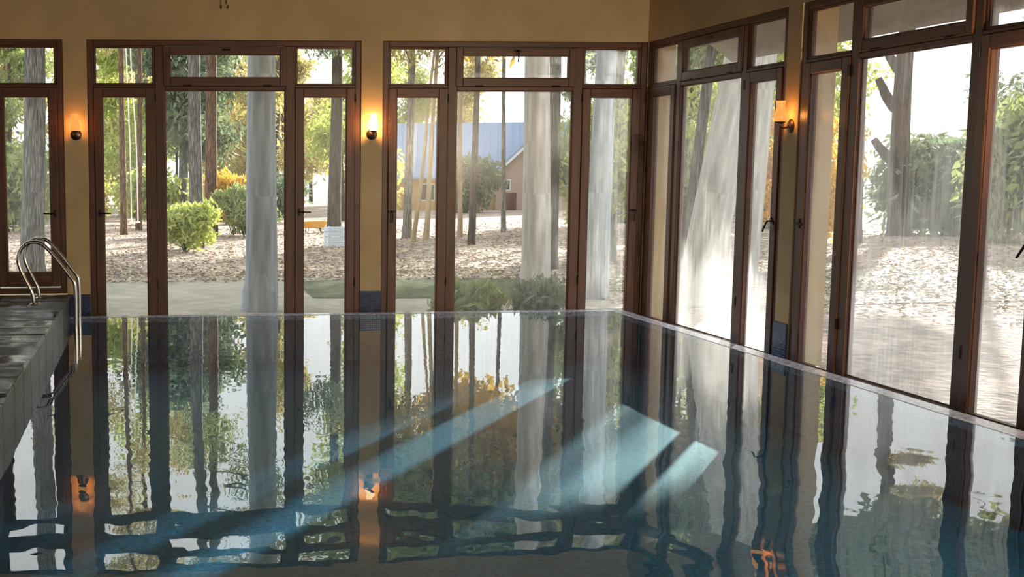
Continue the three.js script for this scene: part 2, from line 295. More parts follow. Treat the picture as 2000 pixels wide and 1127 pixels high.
put(windowUnit({ label: 'clear back window bay between the two wall lamps, grey trunk behind it', look: ['top', 'top', 'top', 'clear', 'clear', 'mist'], handles: { 0: [-1, 0], 2: [-1, 0] } }), BX[1], 0);
put(windowUnit({ label: 'misted back window bay in the corner, houses seen through it', look: ['top', 'mist', 'half', 'mist', 'mist', 'mist'], handles: { 0: [-1, -Math.PI / 2], 2: [1, -Math.PI / 2] }, topHandle: true }), BX[2], 0);
put(windowUnit({ label: 'right-hand window bay next to the corner, its lower glass glowing white', look: ['top', 'mist', 'mist', 'mist', 'streak', 'streak'], handles: { 2: [1, Math.PI + 0.9] } }), 0, RZ[0], -Math.PI / 2);
put(windowUnit({ label: 'nearest right-hand window bay, heavily misted and cut by the frame edge', look: ['top', 'mist', 'streak', 'half', 'heavy', 'heavy'], handles: { 0: [-1, 0], 2: [1, Math.PI + 0.9] } }), 0, RZ[1], -Math.PI / 2);
for (const z of RZ.slice(2)) put(windowUnit({ label: 'right-hand window bay beyond the frame edge', look: ['mist', 'mist', 'mist', 'mist', 'mist', 'mist'], detail: false }), 0, z, -Math.PI / 2);
for (const z of LZ) put(windowUnit({ label: 'terrace window bay in the wall left of the picture', door: true, look: ['top', 'top', 'top', 'clear', 'clear', 'clear'], detail: false }), XL, z + W, Math.PI / 2);
for (const x of RX) put(windowUnit({ label: 'window bay in the wall behind the camera', door: true, look: ['top', 'top', 'top', 'clear', 'clear', 'clear'], detail: false }), x + W, ZN, Math.PI);

// ------------------------------------------------------------------ water
{ const nx = 240, nz = 420, x0 = X0 + 0.006, x1 = X1, z0 = Z0, z1 = Z1, pos = [], nor = [], uv = [], idx = [];
  const r = rng(77), waves = [];
  for (let i = 0; i < 26; i++) { const a = r() * Math.PI * 2, L = 0.12 + 0.5 * r() * r(), k = 2 * Math.PI / L; waves.push([Math.cos(a) * k, Math.sin(a) * k, r() * 6.28, 0.000085 * L]); }
  const swells = [[0.4, 3.0, 0.7], [-0.8, 4.1, 2.1], [1.4, 5.2, 4.0], [0.2, 7.7, 1.0]];
  const height = (x, z) => {
    let h = 0; const near = 0.35 + 0.9 * smooth(z, 1, 9) + 1.6 * Math.exp(-((z - 3.6) ** 2) / 0.35 - ((x + 6.1) ** 2) / 1.1);
    for (const [a, b, p, m] of waves) h += near * m * Math.sin(a * x + b * z + p);
    for (const [a, b, p] of swells) h += 0.001 * smooth(z, 5.5, 9.5) * Math.sin(a * x + b * z + p);
    return h;
  };
  for (let j = 0; j <= nz; j++) for (let i = 0; i <= nx; i++) {
    const x = lerp(x0, x1, i / nx), z = lerp(z0, z1, j / nz), e = 0.004, h = height(x, z);
    const n = V((height(x - e, z) - height(x + e, z)) / (2 * e), 1, (height(x, z - e) - height(x, z + e)) / (2 * e)).normalize();
    pos.push(x, WATER + h, z); nor.push(n.x, n.y, n.z); uv.push(x, z);
  }
  for (let j = 0; j < nz; j++) for (let i = 0; i < nx; i++) { const a = j * (nx + 1) + i, b = a + 1, c = a + nx + 1, d = c + 1; idx.push(a, c, b, b, c, d); }
  const g = new THREE.BufferGeometry();
  g.setAttribute('position', new THREE.Float32BufferAttribute(pos, 3)); g.setAttribute('normal', new THREE.Float32BufferAttribute(nor, 3)); g.setAttribute('uv', new THREE.Float32BufferAttribute(uv, 2)); g.setIndex(idx);
  const w = mesh('pool_water', g, phys({ color: 0xd8f0f6, transmission: 1, thickness: 0, ior: 1.72, roughness: 0.0, name: 'still water' }));
  w.userData = { kind: 'stuff', label: 'still dark blue pool water mirroring the windows', category: 'water' };
}

// ------------------------------------------------------------------ handrail, wall lamps, bracket
{ const o = thing('pool_handrail', 'looped stainless steel handrail pair at the pool ladder', 'handrail');
  o.position.set(-7.39, DECK, 0.64);
  const rail = (z) => { const path = [[0, -0.01, z], [0, 0.06, z], [-0.012, 0.13, z], [-0.13, 0.39, z], [-0.158, 0.50, z], [-0.125, 0.62, z], [-0.03, 0.695, z], [0.085, 0.69, z], [0.17, 0.625, z], [0.40, 0.33, z], [0.455, 0.25, z], [0.468, 0.16, z], [0.468, -0.30, z], [0.468, -0.76, z]];
    const t = mesh('rail', tube(path, 0.0215, 90, 14), steel, o); mesh('flange', lathe([[0.0, 0.002], [0.052, 0.002], [0.05, 0.012], [0.03, 0.02], [0.023, 0.022]], 24).translate(0, 0, z), steel, t); return t; };
  rail(0.33); rail(-0.33);
  for (const y of [-0.38, -0.6]) mesh('tread', box(0.40, 0.50, y - 0.015, y + 0.015, -0.33, 0.33, 0.008), steel, o);
}
function sconce(label, x, y, z, turn, glow, light, lit) {
  const o = thing('wall_lamp', label, 'lamp', 'chimney wall lamps on the pillars'); o.position.set(x, y, z); o.rotation.y = turn;
  mesh('back_plate', lathe([[0, 0.024], [0.02, 0.024], [0.035, 0.019], [0.058, 0.010], [0.066, 0.004], [0.066, 0]], 32).rotateX(Math.PI / 2), brass, o);
  mesh('arm', tube([[0, 0, 0.015], [0, -0.012, 0.05], [0, -0.012, 0.085], [0, 0.008, 0.105], [0, 0.03, 0.108]], 0.011, 24, 10), brass, o);
  mesh('cup', lathe([[0.0, 0.012], [0.02, 0.014], [0.04, 0.026], [0.052, 0.036], [0.049, 0.038], [0.0, 0.024]], 28).translate(0, 0.006, 0.108), brass, o);
  const shadeM = phys({ color: 0x6a3a1c, emissive: new THREE.Color().setRGB(...glow), emissiveIntensity: 1, roughness: 0.35, name: 'lamp glass ' + label.length + label.slice(0, 5) });
  const profile = [[0.036, 0.036], [0.05, 0.048], [0.058, 0.07], [0.057, 0.095], [0.049, 0.125], [0.040, 0.155], [0.037, 0.185], [0.040, 0.215], [0.043, 0.235], [0.040, 0.235], [0.034, 0.19], [0.037, 0.155], [0.046, 0.125], [0.054, 0.095], [0.054, 0.07], [0.034, 0.042]];
  mesh('lamp_shade', lathe(profile, 32).translate(0, 0.004, 0.108), shadeM, o);
  const p = new THREE.PointLight(new THREE.Color().setRGB(...light), lit); p.position.set(0, 0.10, 0.108); p.castShadow = true; p.shadow.radius = 1.2; p.name = 'lamp_light'; o.add(p);
}
sconce('amber wall lamp on the pillar above the handrail', -6.94, 1.99, 0, 0, [1.0, 0.42, 0.09], [1, 0.36, 0.08], 0.2);
sconce('brightest white-glowing wall lamp on the pillar between the back bays', -3.40, 1.99, 0, 0, [3.4, 2.4, 1.2], [1, 0.47, 0.13], 0.95);
sconce('amber wall lamp on the right-hand wall pillar', 0, 1.97, 3.40, -Math.PI / 2, [1.0, 0.42, 0.09], [1, 0.36, 0.08], 0.2);
{ const o = thing('wall_bracket', 'small metal bracket hanging high on the back wall at the picture edge', 'bracket'); o.position.set(-5.17, 3.49, 0);
  mesh('plate', box(-0.045, 0.045, 0, 0.16, 0.001, 0.02, 0.004), plaster, o); mesh('prong', box(-0.045, -0.035, -0.03, 0.01, 0.002, 0.03, 0.002), darkMetal, o); mesh('prong', box(0.035, 0.045, -0.03, 0.01, 0.002, 0.03, 0.002), darkMetal, o); mesh('rod', new THREE.CylinderGeometry(0.008, 0.008, 0.14, 12).translate(0.02, 0.09, 0.03), steel, o); }

// further lamps of the row on the walls outside the picture
sconce('bright wall lamp on the right-hand wall just beyond the frame edge', 0, 1.97, 6.93, -Math.PI / 2, [3.4, 2.4, 1.2], [1, 0.74, 0.45], 3);
sconce('bright wall lamp on the right-hand wall beside the camera', 0, 1.97, 14.3, -Math.PI / 2, [3.4, 2.4, 1.2], [1, 0.79, 0.54], 36);
sconce('bright wall lamp on the right-hand wall, second beyond the frame edge', 0, 1.97, 10.48, -Math.PI / 2, [3.4, 2.4, 1.2], [1, 0.79, 0.54], 46);
for (const [x, w] of [[-12.2, 'outermost deck side'], [-8.12, 'deck side'], [-4.42, 'middle'], [-0.5, 'window side']]) sconce('wall lamp behind the camera, ' + w + ' one of four', x, 1.95, ZN, Math.PI, [3.4, 2.4, 1.2], [1, 0.8, 0.54], 0.5);
for (const [z, w] of [[2.0, 'farthest'], [5.68, 'second'], [9.38, 'third'], [13.08, 'nearest']]) sconce('amber wall lamp on the terrace wall left of the picture, ' + w + ' one', XL, 1.95, z, Math.PI / 2, [1.0, 0.42, 0.09], [1, 0.36, 0.08], 0.10);

// ------------------------------------------------------------------ outside: ground
const hillN = fbm(201, 8, 4);
function groundY(x, z) {
  const d = Math.hypot(x + 6, z - 14.5), out = smooth(d, 24, 85);
  return -0.42 - 1.0 * out + 0.35 * (hillN((x + 200) / 160, (z + 200) / 160) - 0.5) * smooth(d, 20, 45) + 0.06 * (hillN((x + 50) / 24, (z + 50) / 24) - 0.5) * smooth(d, 18, 26);
}
const litterFn = fbm(211, 6, 5), litterF2 = fbm(217, 32, 3);
const litterMap = texture(1024, 1024, (u, v) => { const k = litterFn(u, v), s = litterF2(u, v), t = 0.62 + 0.62 * (s - 0.3) + 0.35 * (k - 0.5); return [0.82 * t, 0.735 * t, 0.69 * t]; }, true);
const litterBump = texture(512, 512, (u, v) => grey(0.6 * litterF2(u, v) + 0.4 * litterFn(u, v)));
const litter = std({ map: rep(litterMap, 0.22, 0.22), bumpMap: rep(litterBump, 0.45, 0.45), bumpScale: 0.08, roughness: 0.95, name: 'leaf litter' });
const pathMap = texture(512, 512, (u, v) => { const t = 0.86 + 0.22 * (nA(u, v) - 0.5) + 0.2 * (nC(u, v) - 0.5); return [0.72 * t, 0.70 * t, 0.66 * t]; }, true);
const pathMat = std({ map: rep(pathMap, 0.35, 0.35), bumpMap: rep(plasterBump, 1.2, 1.2), bumpScale: 0.01, roughness: 0.9, name: 'pale gravel path' });
const grassMat = std({ map: rep(texture(256, 256, (u, v) => { const t = 0.7 + 0.7 * (nC(u, v) - 0.4); return [0.36 * t, 0.42 * t, 0.26 * t]; }, true), 0.6, 0.6), bumpMap: rep(litterBump, 0.8, 0.8), bumpScale: 0.06, roughness: 0.95, name: 'lawn' });
function patchGeo(x0, x1, z0, z1, nx, nz, lift, edge) {
  const g = new THREE.PlaneGeometry(1, 1, nx, nz), p = g.attributes.position, uv = g.attributes.uv;
  for (let i = 0; i < p.count; i++) { const a = p.getX(i) + 0.5, b = p.getY(i) + 0.5; let x = lerp(x0, x1, a), z = lerp(z1, z0, b); if (edge) z = edge(x, b); p.setXYZ(i, x, groundY(x, z) + lift, z); uv.setXY(i, x, z); }
  g.computeVertexNormals(); return g;
}
structure(mesh('ground', mergeGeometries([patchGeo(-90, 130, -150, -0.3, 220, 150, 0), patchGeo(0.3, 130, -0.3, 70, 130, 60, 0), patchGeo(-90, -12.9, -0.3, 70, 70, 60, 0), patchGeo(-12.9, 0.3, 17.9, 70, 20, 40, 0)]), litter), 'leaf-strewn woodland ground outside the windows', 'ground');
structure(mesh('path', patchGeo(-30, 12, 0, 0, 70, 8, 0.015, (x, b) => lerp(-1.7, -8.2, b) + 0.9 * Math.sin(x * 0.22 + 1) * b - 0.05 * (x + 5) + 1.2 * smooth(x, -3, 6) * b), pathMat), 'pale gravel path outside the back windows', 'path');
{ const l = mesh('lawn', patchGeo(-3.6, 6, 0, 0, 30, 6, 0.03, (x, b) => lerp(-3.9, -6.6, b) + 0.5 * Math.sin(x * 0.9) * (b - 0.5) - 0.05 * x), grassMat); structure(l, 'strip of green lawn beyond the gravel path', 'lawn'); }
{ const leaf = new THREE.BufferGeometry(); leaf.setAttribute('position', new THREE.Float32BufferAttribute([0, 0, -0.09, 0.035, 0.022, 0, 0, 0.0, 0.09, -0.035, 0.022, 0], 3)); leaf.setAttribute('uv', new THREE.Float32BufferAttribute([0, 0, 1, 0, 1, 1, 0, 1], 2)); leaf.setIndex([0, 2, 1, 0, 3, 2]); leaf.computeVertexNormals();
  const n = 30000, im = new THREE.InstancedMesh(leaf, std({ color: 0xffffff, roughness: 0.8, side: THREE.DoubleSide, name: 'dry leaf' }), n), r = rng(5), m = new THREE.Matrix4(), c = new THREE.Color(), q = new THREE.Quaternion(), e = new THREE.Euler();
  for (let i = 0; i < n; i++) { const d = 17 + 40 * r() * r() + 6 * r(), a = -0.2 + 1.0 * r(), x = -6 + Math.sin(a) * d, z = 14.5 - Math.cos(a) * d; const zz = Math.min(z, x > 0.6 ? 99 : -8.4 + 2 * r()); q.setFromEuler(e.set(r() * 0.9 - 0.45, r() * 6.28, r() * 0.9 - 0.45)); m.compose(V(x, groundY(x, zz) + 0.02 + 0.03 * r(), zz), q, V(1, 1, 1).multiplyScalar(0.35 + 0.5 * r())); im.setMatrixAt(i, m); const k = 0.5 + 0.5 * r(); im.setColorAt(i, c.setRGB(0.60 * k, (0.45 + 0.1 * r()) * k, 0.38 * k)); }
  im.name = 'fallen_leaves'; im.userData = { kind: 'stuff', label: 'dry fallen leaves scattered over the woodland ground', category: 'leaves' }; im.castShadow = im.receiveShadow = true; scene.add(im); }

// ------------------------------------------------------------------ outside: trees
const barkFn = (() => { const a = lattice(301, 48), b = lattice(302, 96), c = lattice(303, 12); return (u, v) => 0.5 * a(u * 48, v * 10) + 0.3 * b(u * 96, v * 24) + 0.2 * c(u * 12, v * 12); })();
const barkMap = texture(512, 512, (u, v) => { const t = 0.45 + 0.9 * smooth(barkFn(u, v), 0.2, 0.8); return [t, t, t].map((q) => 0.75 * q); }, true);
const barkBump = texture(512, 512, (u, v) => grey(barkFn(u, v)));
const smoothFn = (() => { const a = lattice(311, 10), b = fbm(312, 5, 4); return (u, v) => 0.5 * a(u * 10, v * 3) + 0.5 * b(u, v); })();
const smoothMap = texture(512, 512, (u, v) => { const t = 0.78 + 0.36 * (smoothFn(u, v) - 0.5); return [t, t, t]; }, true);
const bark = (c, rough = true) => std({ map: rep(rough ? barkMap : smoothMap, 2, 0.6), bumpMap: rough ? rep(barkBump, 2, 0.6) : rep(plasterBump, 2, 0.5), bumpScale: rough ? 0.05 : 0.008, color: c, roughness: 0.9, name: 'bark ' + c.toString(16) });
const BARK = { grey: bark(0xa3a09b), brown: bark(0xa5805f), dark: bark(0x6b6157), pale: bark(0xe4e2de, false), blue: bark(0xcddae6, false), tan: bark(0xcdb488, false) };
function spray(n, len, wid, spread, seed, droop) {
  const r = rng(seed), pos = [], uv = [], idx = [];
  for (let i = 0; i < n; i++) {
    const c = V((r() - 0.5), (r() - 0.5) * 0.8, (r() - 0.5)).multiplyScalar(2 * spread), d = V(r() - 0.5, (r() - 0.5) - droop, r() - 0.5).normalize(), s = V(r() - 0.5, r() - 0.5, r() - 0.5).cross(d).normalize(), nn = d.clone().cross(s);
    const L = len * (0.6 + 0.8 * r()), w = wid * (0.7 + 0.6 * r()), b = pos.length / 3;
    for (const p of [c.clone(), c.clone().addScaledVector(d, L * 0.5).addScaledVector(s, w).addScaledVector(nn, w * 0.4), c.clone().addScaledVector(d, L), c.clone().addScaledVector(d, L * 0.5).addScaledVector(s, -w).addScaledVector(nn, w * 0.4)]) pos.push(p.x, p.y, p.z);
    uv.push(0.5, 0, 1, 0.5, 0.5, 1, 0, 0.5); idx.push(b, b + 1, b + 2, b, b + 2, b + 3);
  }
  const g = new THREE.BufferGeometry(); g.setAttribute('position', new THREE.Float32BufferAttribute(pos, 3)); g.setAttribute('uv', new THREE.Float32BufferAttribute(uv, 2)); g.setIndex(idx); g.computeVertexNormals(); return g;
}
const SPRAY = { fine: spray(26, 0.13, 0.022, 0.26, 401, 0.5), far: spray(30, 0.34, 0.07, 0.62, 402, 0.4), bush: spray(24, 0.16, 0.03, 0.16, 403, -0.4) };
const leafMat = (c, name) => phys({ color: c, transmission: 0.45, thickness: 0, roughness: 0.95, side: THREE.DoubleSide, name });
const LEAF = { green: leafMat(0x9dab6e, 'green leaves'), olive: leafMat(0xc0b679, 'olive leaves'), dark: leafMat(0x76896c, 'dark leaves'), gold: leafMat(0xe6c555, 'golden leaves'), lime: leafMat(0xb9c56e, 'lime leaves') };
function foliage(parent, kind, leaf, blobs, n, seed) { // blobs: [x, y, z, rx, ry, rz]
  const r = rng(seed), im = new THREE.InstancedMesh(SPRAY[kind], LEAF[leaf], n), m = new THREE.Matrix4(), q = new THREE.Quaternion(), e = new THREE.Euler(), c = new THREE.Color();
  for (let i = 0; i < n; i++) {
    const b = blobs[i % blobs.length]; let p; do { p = V(r() * 2 - 1, r() * 2 - 1, r() * 2 - 1); } while (p.lengthSq() > 1);
    q.setFromEuler(e.set((r() - 0.5) * 0.8, r() * 6.28, (r() - 0.5) * 0.8));
    m.compose(V(b[0] + p.x * b[3], b[1] + p.y * b[4], b[2] + p.z * b[5]), q, V(1, 1, 1).multiplyScalar(0.7 + 0.7 * r())); im.setMatrixAt(i, m);
    const k = 0.75 + 0.5 * r(); im.setColorAt(i, c.setRGB(Math.min(1, k * (0.95 + 0.2 * r())), Math.min(1, k), Math.min(1, k * 0.9)));
  }
  im.name = 'foliage'; im.userData = { kind: 'stuff' }; im.castShadow = im.receiveShadow = true; parent.add(im); return im;
}
function limb(points, r0, r1, seg, rad, wob, seed, uvScale = 1) { // tapered tube with a rough outline, uv in metres
  const c = new THREE.CatmullRomCurve3(points.map((p) => V(...p))), fr = c.computeFrenetFrames(seg), L = c.getLength(), r = rng(seed), pos = [], uv = [], idx = [], ph = Array.from({ length: 6 }, () => r() * 6.28);
  for (let j = 0; j <= seg; j++) { const t = j / seg, p = c.getPointAt(t), k = lerp(r0, r1, Math.pow(t, 0.8));
    for (let i = 0; i <= rad; i++) { const a = i / rad * Math.PI * 2, w = 1 + wob * (0.5 * Math.sin(3 * a + ph[0] + t * 2) + 0.35 * Math.sin(5 * a + ph[1] - t * 5) + 0.4 * Math.sin(t * 19 + ph[2] + a)), q = p.clone().addScaledVector(fr.normals[j], Math.cos(a) * k * w).addScaledVector(fr.binormals[j], Math.sin(a) * k * w); pos.push(q.x, q.y, q.z); uv.push(i / rad * Math.max(1, Math.round(r0 * 2 * Math.PI * 2)) / 2 * uvScale, t * L * uvScale); } }
  for (let j = 0; j < seg; j++) for (let i = 0; i < rad; i++) { const a = j * (rad + 1) + i, b = a + rad + 1; idx.push(a, a + 1, b, a + 1, b + 1, b); }
  const g = new THREE.BufferGeometry(); g.setAttribute('position', new THREE.Float32BufferAttribute(pos, 3)); g.setAttribute('uv', new THREE.Float32BufferAttribute(uv, 2)); g.setIndex(idx); g.computeVertexNormals(); return g;
}
let treeSeed = 1000;
function tree({ label, group, x, z, d, h, lean = [0, 0], barkKind = 'grey', crown = 5, leaf = 'green', sprays = 260, kind = 'fine', spread = 2.2, branches = 5, name = 'tree', flare = 1.25 }) {
  const s = treeSeed += 7, r = rng(s), o = thing(name, label, 'tree', group), y = groundY(x, z);
  o.position.set(x, y - 0.05, z);
  const top = [lean[0] * h, h, lean[1] * h], bend = d * 0.5;
  const pts = [0, 0.04, 0.3, 0.6, 1].map((t, i) => [top[0] * t + (i > 1 ? (r() - 0.5) * bend : 0), top[1] * t, top[2] * t + (i > 1 ? (r() - 0.5) * bend : 0)]);
  mesh('trunk', limb(pts, d / 2 * 1.12, d / 2 * 0.4, 26, 14, 0.05, s), BARK[barkKind], o);
  if (flare > 1) mesh('root_flare', limb([[0, -0.2, 0], [0, 0.15, 0], [lean[0] * 0.6, 0.6, lean[1] * 0.6]], d / 2 * 1.12 * flare, d / 2 * 1.04, 6, 14, 0.09, s + 1), BARK[barkKind], o);
  const blobs = [];
  for (let i = 0; i < branches; i++) { const t = lerp(crown / h, 0.97, (i + 0.3 * r()) / branches), a = r() * 6.28, L = spread * (0.6 + 0.6 * r()) * (1.1 - 0.5 * t), p = [top[0] * t, h * t, top[2] * t], e = [p[0] + Math.cos(a) * L, p[1] + L * (0.25 + 0.35 * r()), p[2] + Math.sin(a) * L];
    mesh('branch', limb([p, [(p[0] + e[0]) / 2, (p[1] + e[1]) / 2 - 0.1 * L * r(), (p[2] + e[2]) / 2], e], d * 0.16, d * 0.04, 8, 7, 0.05, s + 3 + i), BARK[barkKind], o);
    const q = L * 0.62; blobs.push([e[0], e[1], e[2], q, q * 0.7, q]); blobs.push([(p[0] + 2 * e[0]) / 3, (p[1] + 2 * e[1]) / 3 - 0.2, (p[2] + 2 * e[2]) / 3, q * 0.8, q * 0.6, q * 0.8]); }
  if (branches && sprays) { blobs.push([top[0], top[1], top[2], spread * 0.5, spread * 0.5, spread * 0.5]); foliage(o, kind, leaf, blobs, sprays, s + 50); }
  return o;
}
const hero = [
  ['broad grey trunk behind the leftmost window bay', -8.14, -6.42, 0.40, 15, [0.016, 0], 'grey', 7, 'green', 500],
  ['slim reddish brown trunk with the white swing beside it', -6.95, -23.5, 0.21, 15, [0.004, 0], 'brown', 6, 'olive', 420],
  ['slim brown trunk just right of the swing', -6.54, -27.5, 0.20, 16, [0.012, 0], 'brown', 6, 'olive', 420],
  ['rough grey-brown trunk rising out of the green bush', -4.95, -16.0, 0.36, 16, [0.012, 0], 'grey', 7, 'olive', 520],
  ['brown trunk half hidden behind the rough trunk by the bush', -4.27, -22.5, 0.38, 16, [0.006, 0], 'brown', 6, 'green', 480],
  ['smooth blue-grey trunk filling the clear bay, closest of all', -4.55, -2.25, 0.43, 15, [0.018, 0.002], 'blue', 8.5, 'green', 420],
  ['dark trunk above the pale blue slatted crate', 0.10, -26.06, 0.44, 17, [-0.008, 0], 'dark', 6, 'dark', 560],
  ['thin sapling, left one of two thin stems far behind the bush', -4.97, -40.5, 0.13, 12, [0.006, 0], 'dark', 6, 'green', 220],
  ['thin sapling, right one of two thin stems far behind the bush', -4.72, -40.0, 0.13, 12, [0.006, 0], 'dark', 6, 'green', 220],
  ['grey trunk in front of the blue roof, left narrow pane of the corner bay', 1.26, -19.75, 0.24, 14, [0.010, 0.002], 'grey', 5, 'olive', 420],
  ['thin pale stem leaning to the right', 1.01, -17.76, 0.12, 7, [0.099, 0.022], 'tan', 4.6, 'olive', 90],
  ['pale tan stem beside the leaning stem', 1.58, -18.66, 0.15, 8, [0.045, 0.01], 'tan', 5, 'olive', 110],
  ['dark straight trunk in front of the blue-roofed house', 2.27, -16.42, 0.18, 12, [0.017, 0.005], 'dark', 6.3, 'green', 420, 3.0, 'far'],
  ['thin tan trunk at the left edge of the corner bay', 2.99, -20.4, 0.14, 11, [-0.006, 0], 'tan', 6.3, 'gold', 420, 3.0, 'far'],
  ['thin grey trunk before the gable of the house', 5.33, -23.9, 0.15, 12, [-0.016, -0.005], 'grey', 6.3, 'gold', 420, 3.0, 'far'],
  ['thick pale trunk with a sunlit foot in the corner bay', -0.30, -3.21, 0.41, 14, [0.002, -0.001], 'pale', 8, 'green', 420],
  ['rough dark trunk right behind the thick pale trunk', 1.64, -8.26, 0.26, 14, [-0.006, -0.003], 'dark', 6, 'olive', 420],
  ['smooth grey trunk in the narrow pane beside the corner', 0.67, -3.29, 0.34, 14, [0.022, 0.009], 'blue', 8, 'green', 380],
  ['rough slim trunk at the corner post', 3.42, -9.74, 0.18, 13, [0.020, 0.008], 'grey', 5, 'olive', 360],
  ['dark leaning trunk behind the right-hand bay by the corner', 3.89, -7.37, 0.21, 13, [0.080, 0.037], 'dark', 6, 'lime', 380],
  ['massive pale leaning trunk behind the glowing right-hand glass', 2.46, -3.62, 0.60, 15, [0.080, 0.038], 'pale', 8, 'green', 420],
  ['pale trunk in the narrow right pane beside the wall lamp', 3.96, -5.11, 0.34, 14, [0.046, 0.024], 'pale', 7, 'green', 380],
  ['grey trunk at the left edge of the nearest right-hand bay', 12.7, -16.26, 0.26, 16, [-0.022, -0.013], 'grey', 11.5, 'olive', 300],
  ['dark crooked tree with stubby boughs behind the nearest right-hand bay', 16.77, -20.78, 0.58, 15, [0, 0], 'dark', 8.2, 'olive', 700],
];
for (const [label, x, z, d, h, lean, barkKind, crown, leaf, sprays, spread = 2.2, kind = 'fine'] of hero) tree({ label, x, z, d, h, lean, barkKind, crown, leaf, sprays, spread, kind });
{ const o = scene.children.find((q) => q.userData.label?.startsWith('dark crooked tree')), ux = 0.84, uz = 0.54; // stubby boughs on its left side
  for (const [h, L, up] of [[4.1, 0.75, 0.75], [2.5, 0.8, 0.5], [5.2, 0.6, 0.5]]) mesh('bough', limb([[0, h - 0.3, 0], [-ux * L * 0.5, h, -uz * L * 0.5], [-ux * L, h + up, -uz * L]], 0.22, 0.10, 8, 10, 0.18, 700 + h * 10), BARK.dark, o); }
// trees that stand towards the sun and shade the windows
tree({ label: 'slim tree just right of the picture edge, beyond the right-hand wall', x: 10.8, z: -8.8, d: 0.24, h: 8.3, lean: [0, 0], barkKind: 'grey', crown: 6.3, leaf: 'green', sprays: 900, kind: 'far', spread: 3.2, branches: 8 });
tree({ label: 'straight grey tree far behind the corner post, crown above the picture', x: 7.6, z: -20.6, d: 0.24, h: 12.5, barkKind: 'grey', crown: 6.8, leaf: 'green', sprays: 900, kind: 'far', spread: 3.1, branches: 8 });
tree({ label: 'brown tree far behind the right-hand bay by the corner, crown above the picture', x: 10.4, z: -22.2, d: 0.26, h: 12.5, barkKind: 'brown', crown: 6.8, leaf: 'olive', sprays: 900, kind: 'far', spread: 3.0, branches: 8 });
// woodland further off
{ const r = rng(909), leafs = ['green', 'olive', 'dark', 'olive', 'green', 'lime'], barks = ['grey', 'brown', 'dark'], spots = [], made = [];
  for (let i = 0; i < 900 && spots.length < 72; i++) {
    const D = 46 + 62 * Math.sqrt(r()), a = -0.28 + 1.18 * r(), x = -6.05 + Math.sin(a) * D, z = 14.5 - Math.cos(a) * D;
    if (Math.abs(x - 16) < 12 && z > -78 && z < -56) continue;
    if (Math.abs((x + 6.05) / D - 0.265) < 0.085 && D < 78) continue; // the house stays in view
    if (a > 0.5 && a < 0.68) continue;                   // open sky beyond the nearest right-hand bay
    if (spots.some(([u, v]) => Math.hypot(x - u, z - v) < 7.2)) continue;
    spots.push([x, z]);
    const leaf = leafs[Math.floor(r() * 6)], barkKind = barks[Math.floor(r() * 3)], h = 8 + 6.5 * r(), tall = h > 12 ? 'tall' : h > 10 ? 'medium-high' : 'low';
    const o = tree({ label: 'distant woodland tree', group: 'distant woodland trees', x, z, d: 0.22 + 0.26 * r(), h, lean: [(r() - 0.5) * 0.05, 0], barkKind, crown: 1.4 + 2.4 * r(), leaf, sprays: 320, kind: 'far', spread: 2.9, branches: 6, name: 'woodland_tree', flare: 1 });
    made.push({ o, k: (x + 6.05) / (14.5 - z), leaf, barkKind, tall });
  }
  labelFromLeft(made, (e, n) => 'distant ' + e.tall + ' ' + e.leaf + '-leaved tree with ' + e.barkKind + ' trunk, ' + n + ' from the left in the woods');
}
// shrubs
function shrub(label, x, z, rx, h, leaf, n, kind = 'bush') {
  const s = treeSeed += 7, r = rng(s), o = thing('shrub', label, 'shrub'), y = groundY(x, z); o.position.set(x, y, z);
  for (let i = 0; i < 6; i++) { const a = r() * 6.28, e = [Math.cos(a) * rx * 0.6, h * (0.5 + 0.4 * r()), Math.sin(a) * rx * 0.6]; mesh('stem', limb([[e[0] * 0.15, -0.05, e[2] * 0.15], [e[0] * 0.4, e[1] * 0.5, e[2] * 0.4], e], 0.022, 0.006, 6, 6, 0.05, s + i), BARK.dark, o); }
  const blobs = []; for (let i = 0; i < 7; i++) { const a = r() * 6.28, q = rx * (0.35 + 0.25 * r()); blobs.push([Math.cos(a) * rx * 0.55 * r(), h * (0.35 + 0.45 * r()), Math.sin(a) * rx * 0.55 * r(), q, h * 0.25, q]); }
  foliage(o, kind, leaf, blobs, n, s + 60); return o;
}
shrub('bright green leafy bush at the foot of the rough trunk', -5.2, -14.6, 0.95, 1.05, 'lime', 230);
shrub('sunlit yellow bush left of the smooth blue-grey trunk', -3.44, -23.4, 1.2, 1.9, 'gold', 380);
shrub('green bush under the yellow one', -3.2, -21.5, 1.3, 1.3, 'green', 360);
shrub('dark conical evergreen bush in front of the beige house wall', 14.2, -60.5, 1.5, 3.4, 'dark', 320, 'far');
shrub('low green plants at the foot of the corner bay', -1.9, -1.15, 0.65, 0.26, 'green', 110);
shrub('low green tuft beside the thick pale trunk', -0.9, -1.3, 0.35, 0.34, 'dark', 70);
shrub('yellow-green tall shrub behind the far right-hand pane', 2.6, -8.6, 1.5, 3.4, 'lime', 420);
shrub('golden shrub behind the ochre pier', 7.2, -9.6, 1.5, 3.2, 'gold', 380);
shrub('dark green bush behind the nearest right-hand bay', 18.9, -21.7, 2.3, 2.7, 'dark', 320, 'far');
shrub('leafy bush at the right picture edge', 17.6, -16.0, 1.8, 3.9, 'green', 380, 'far');

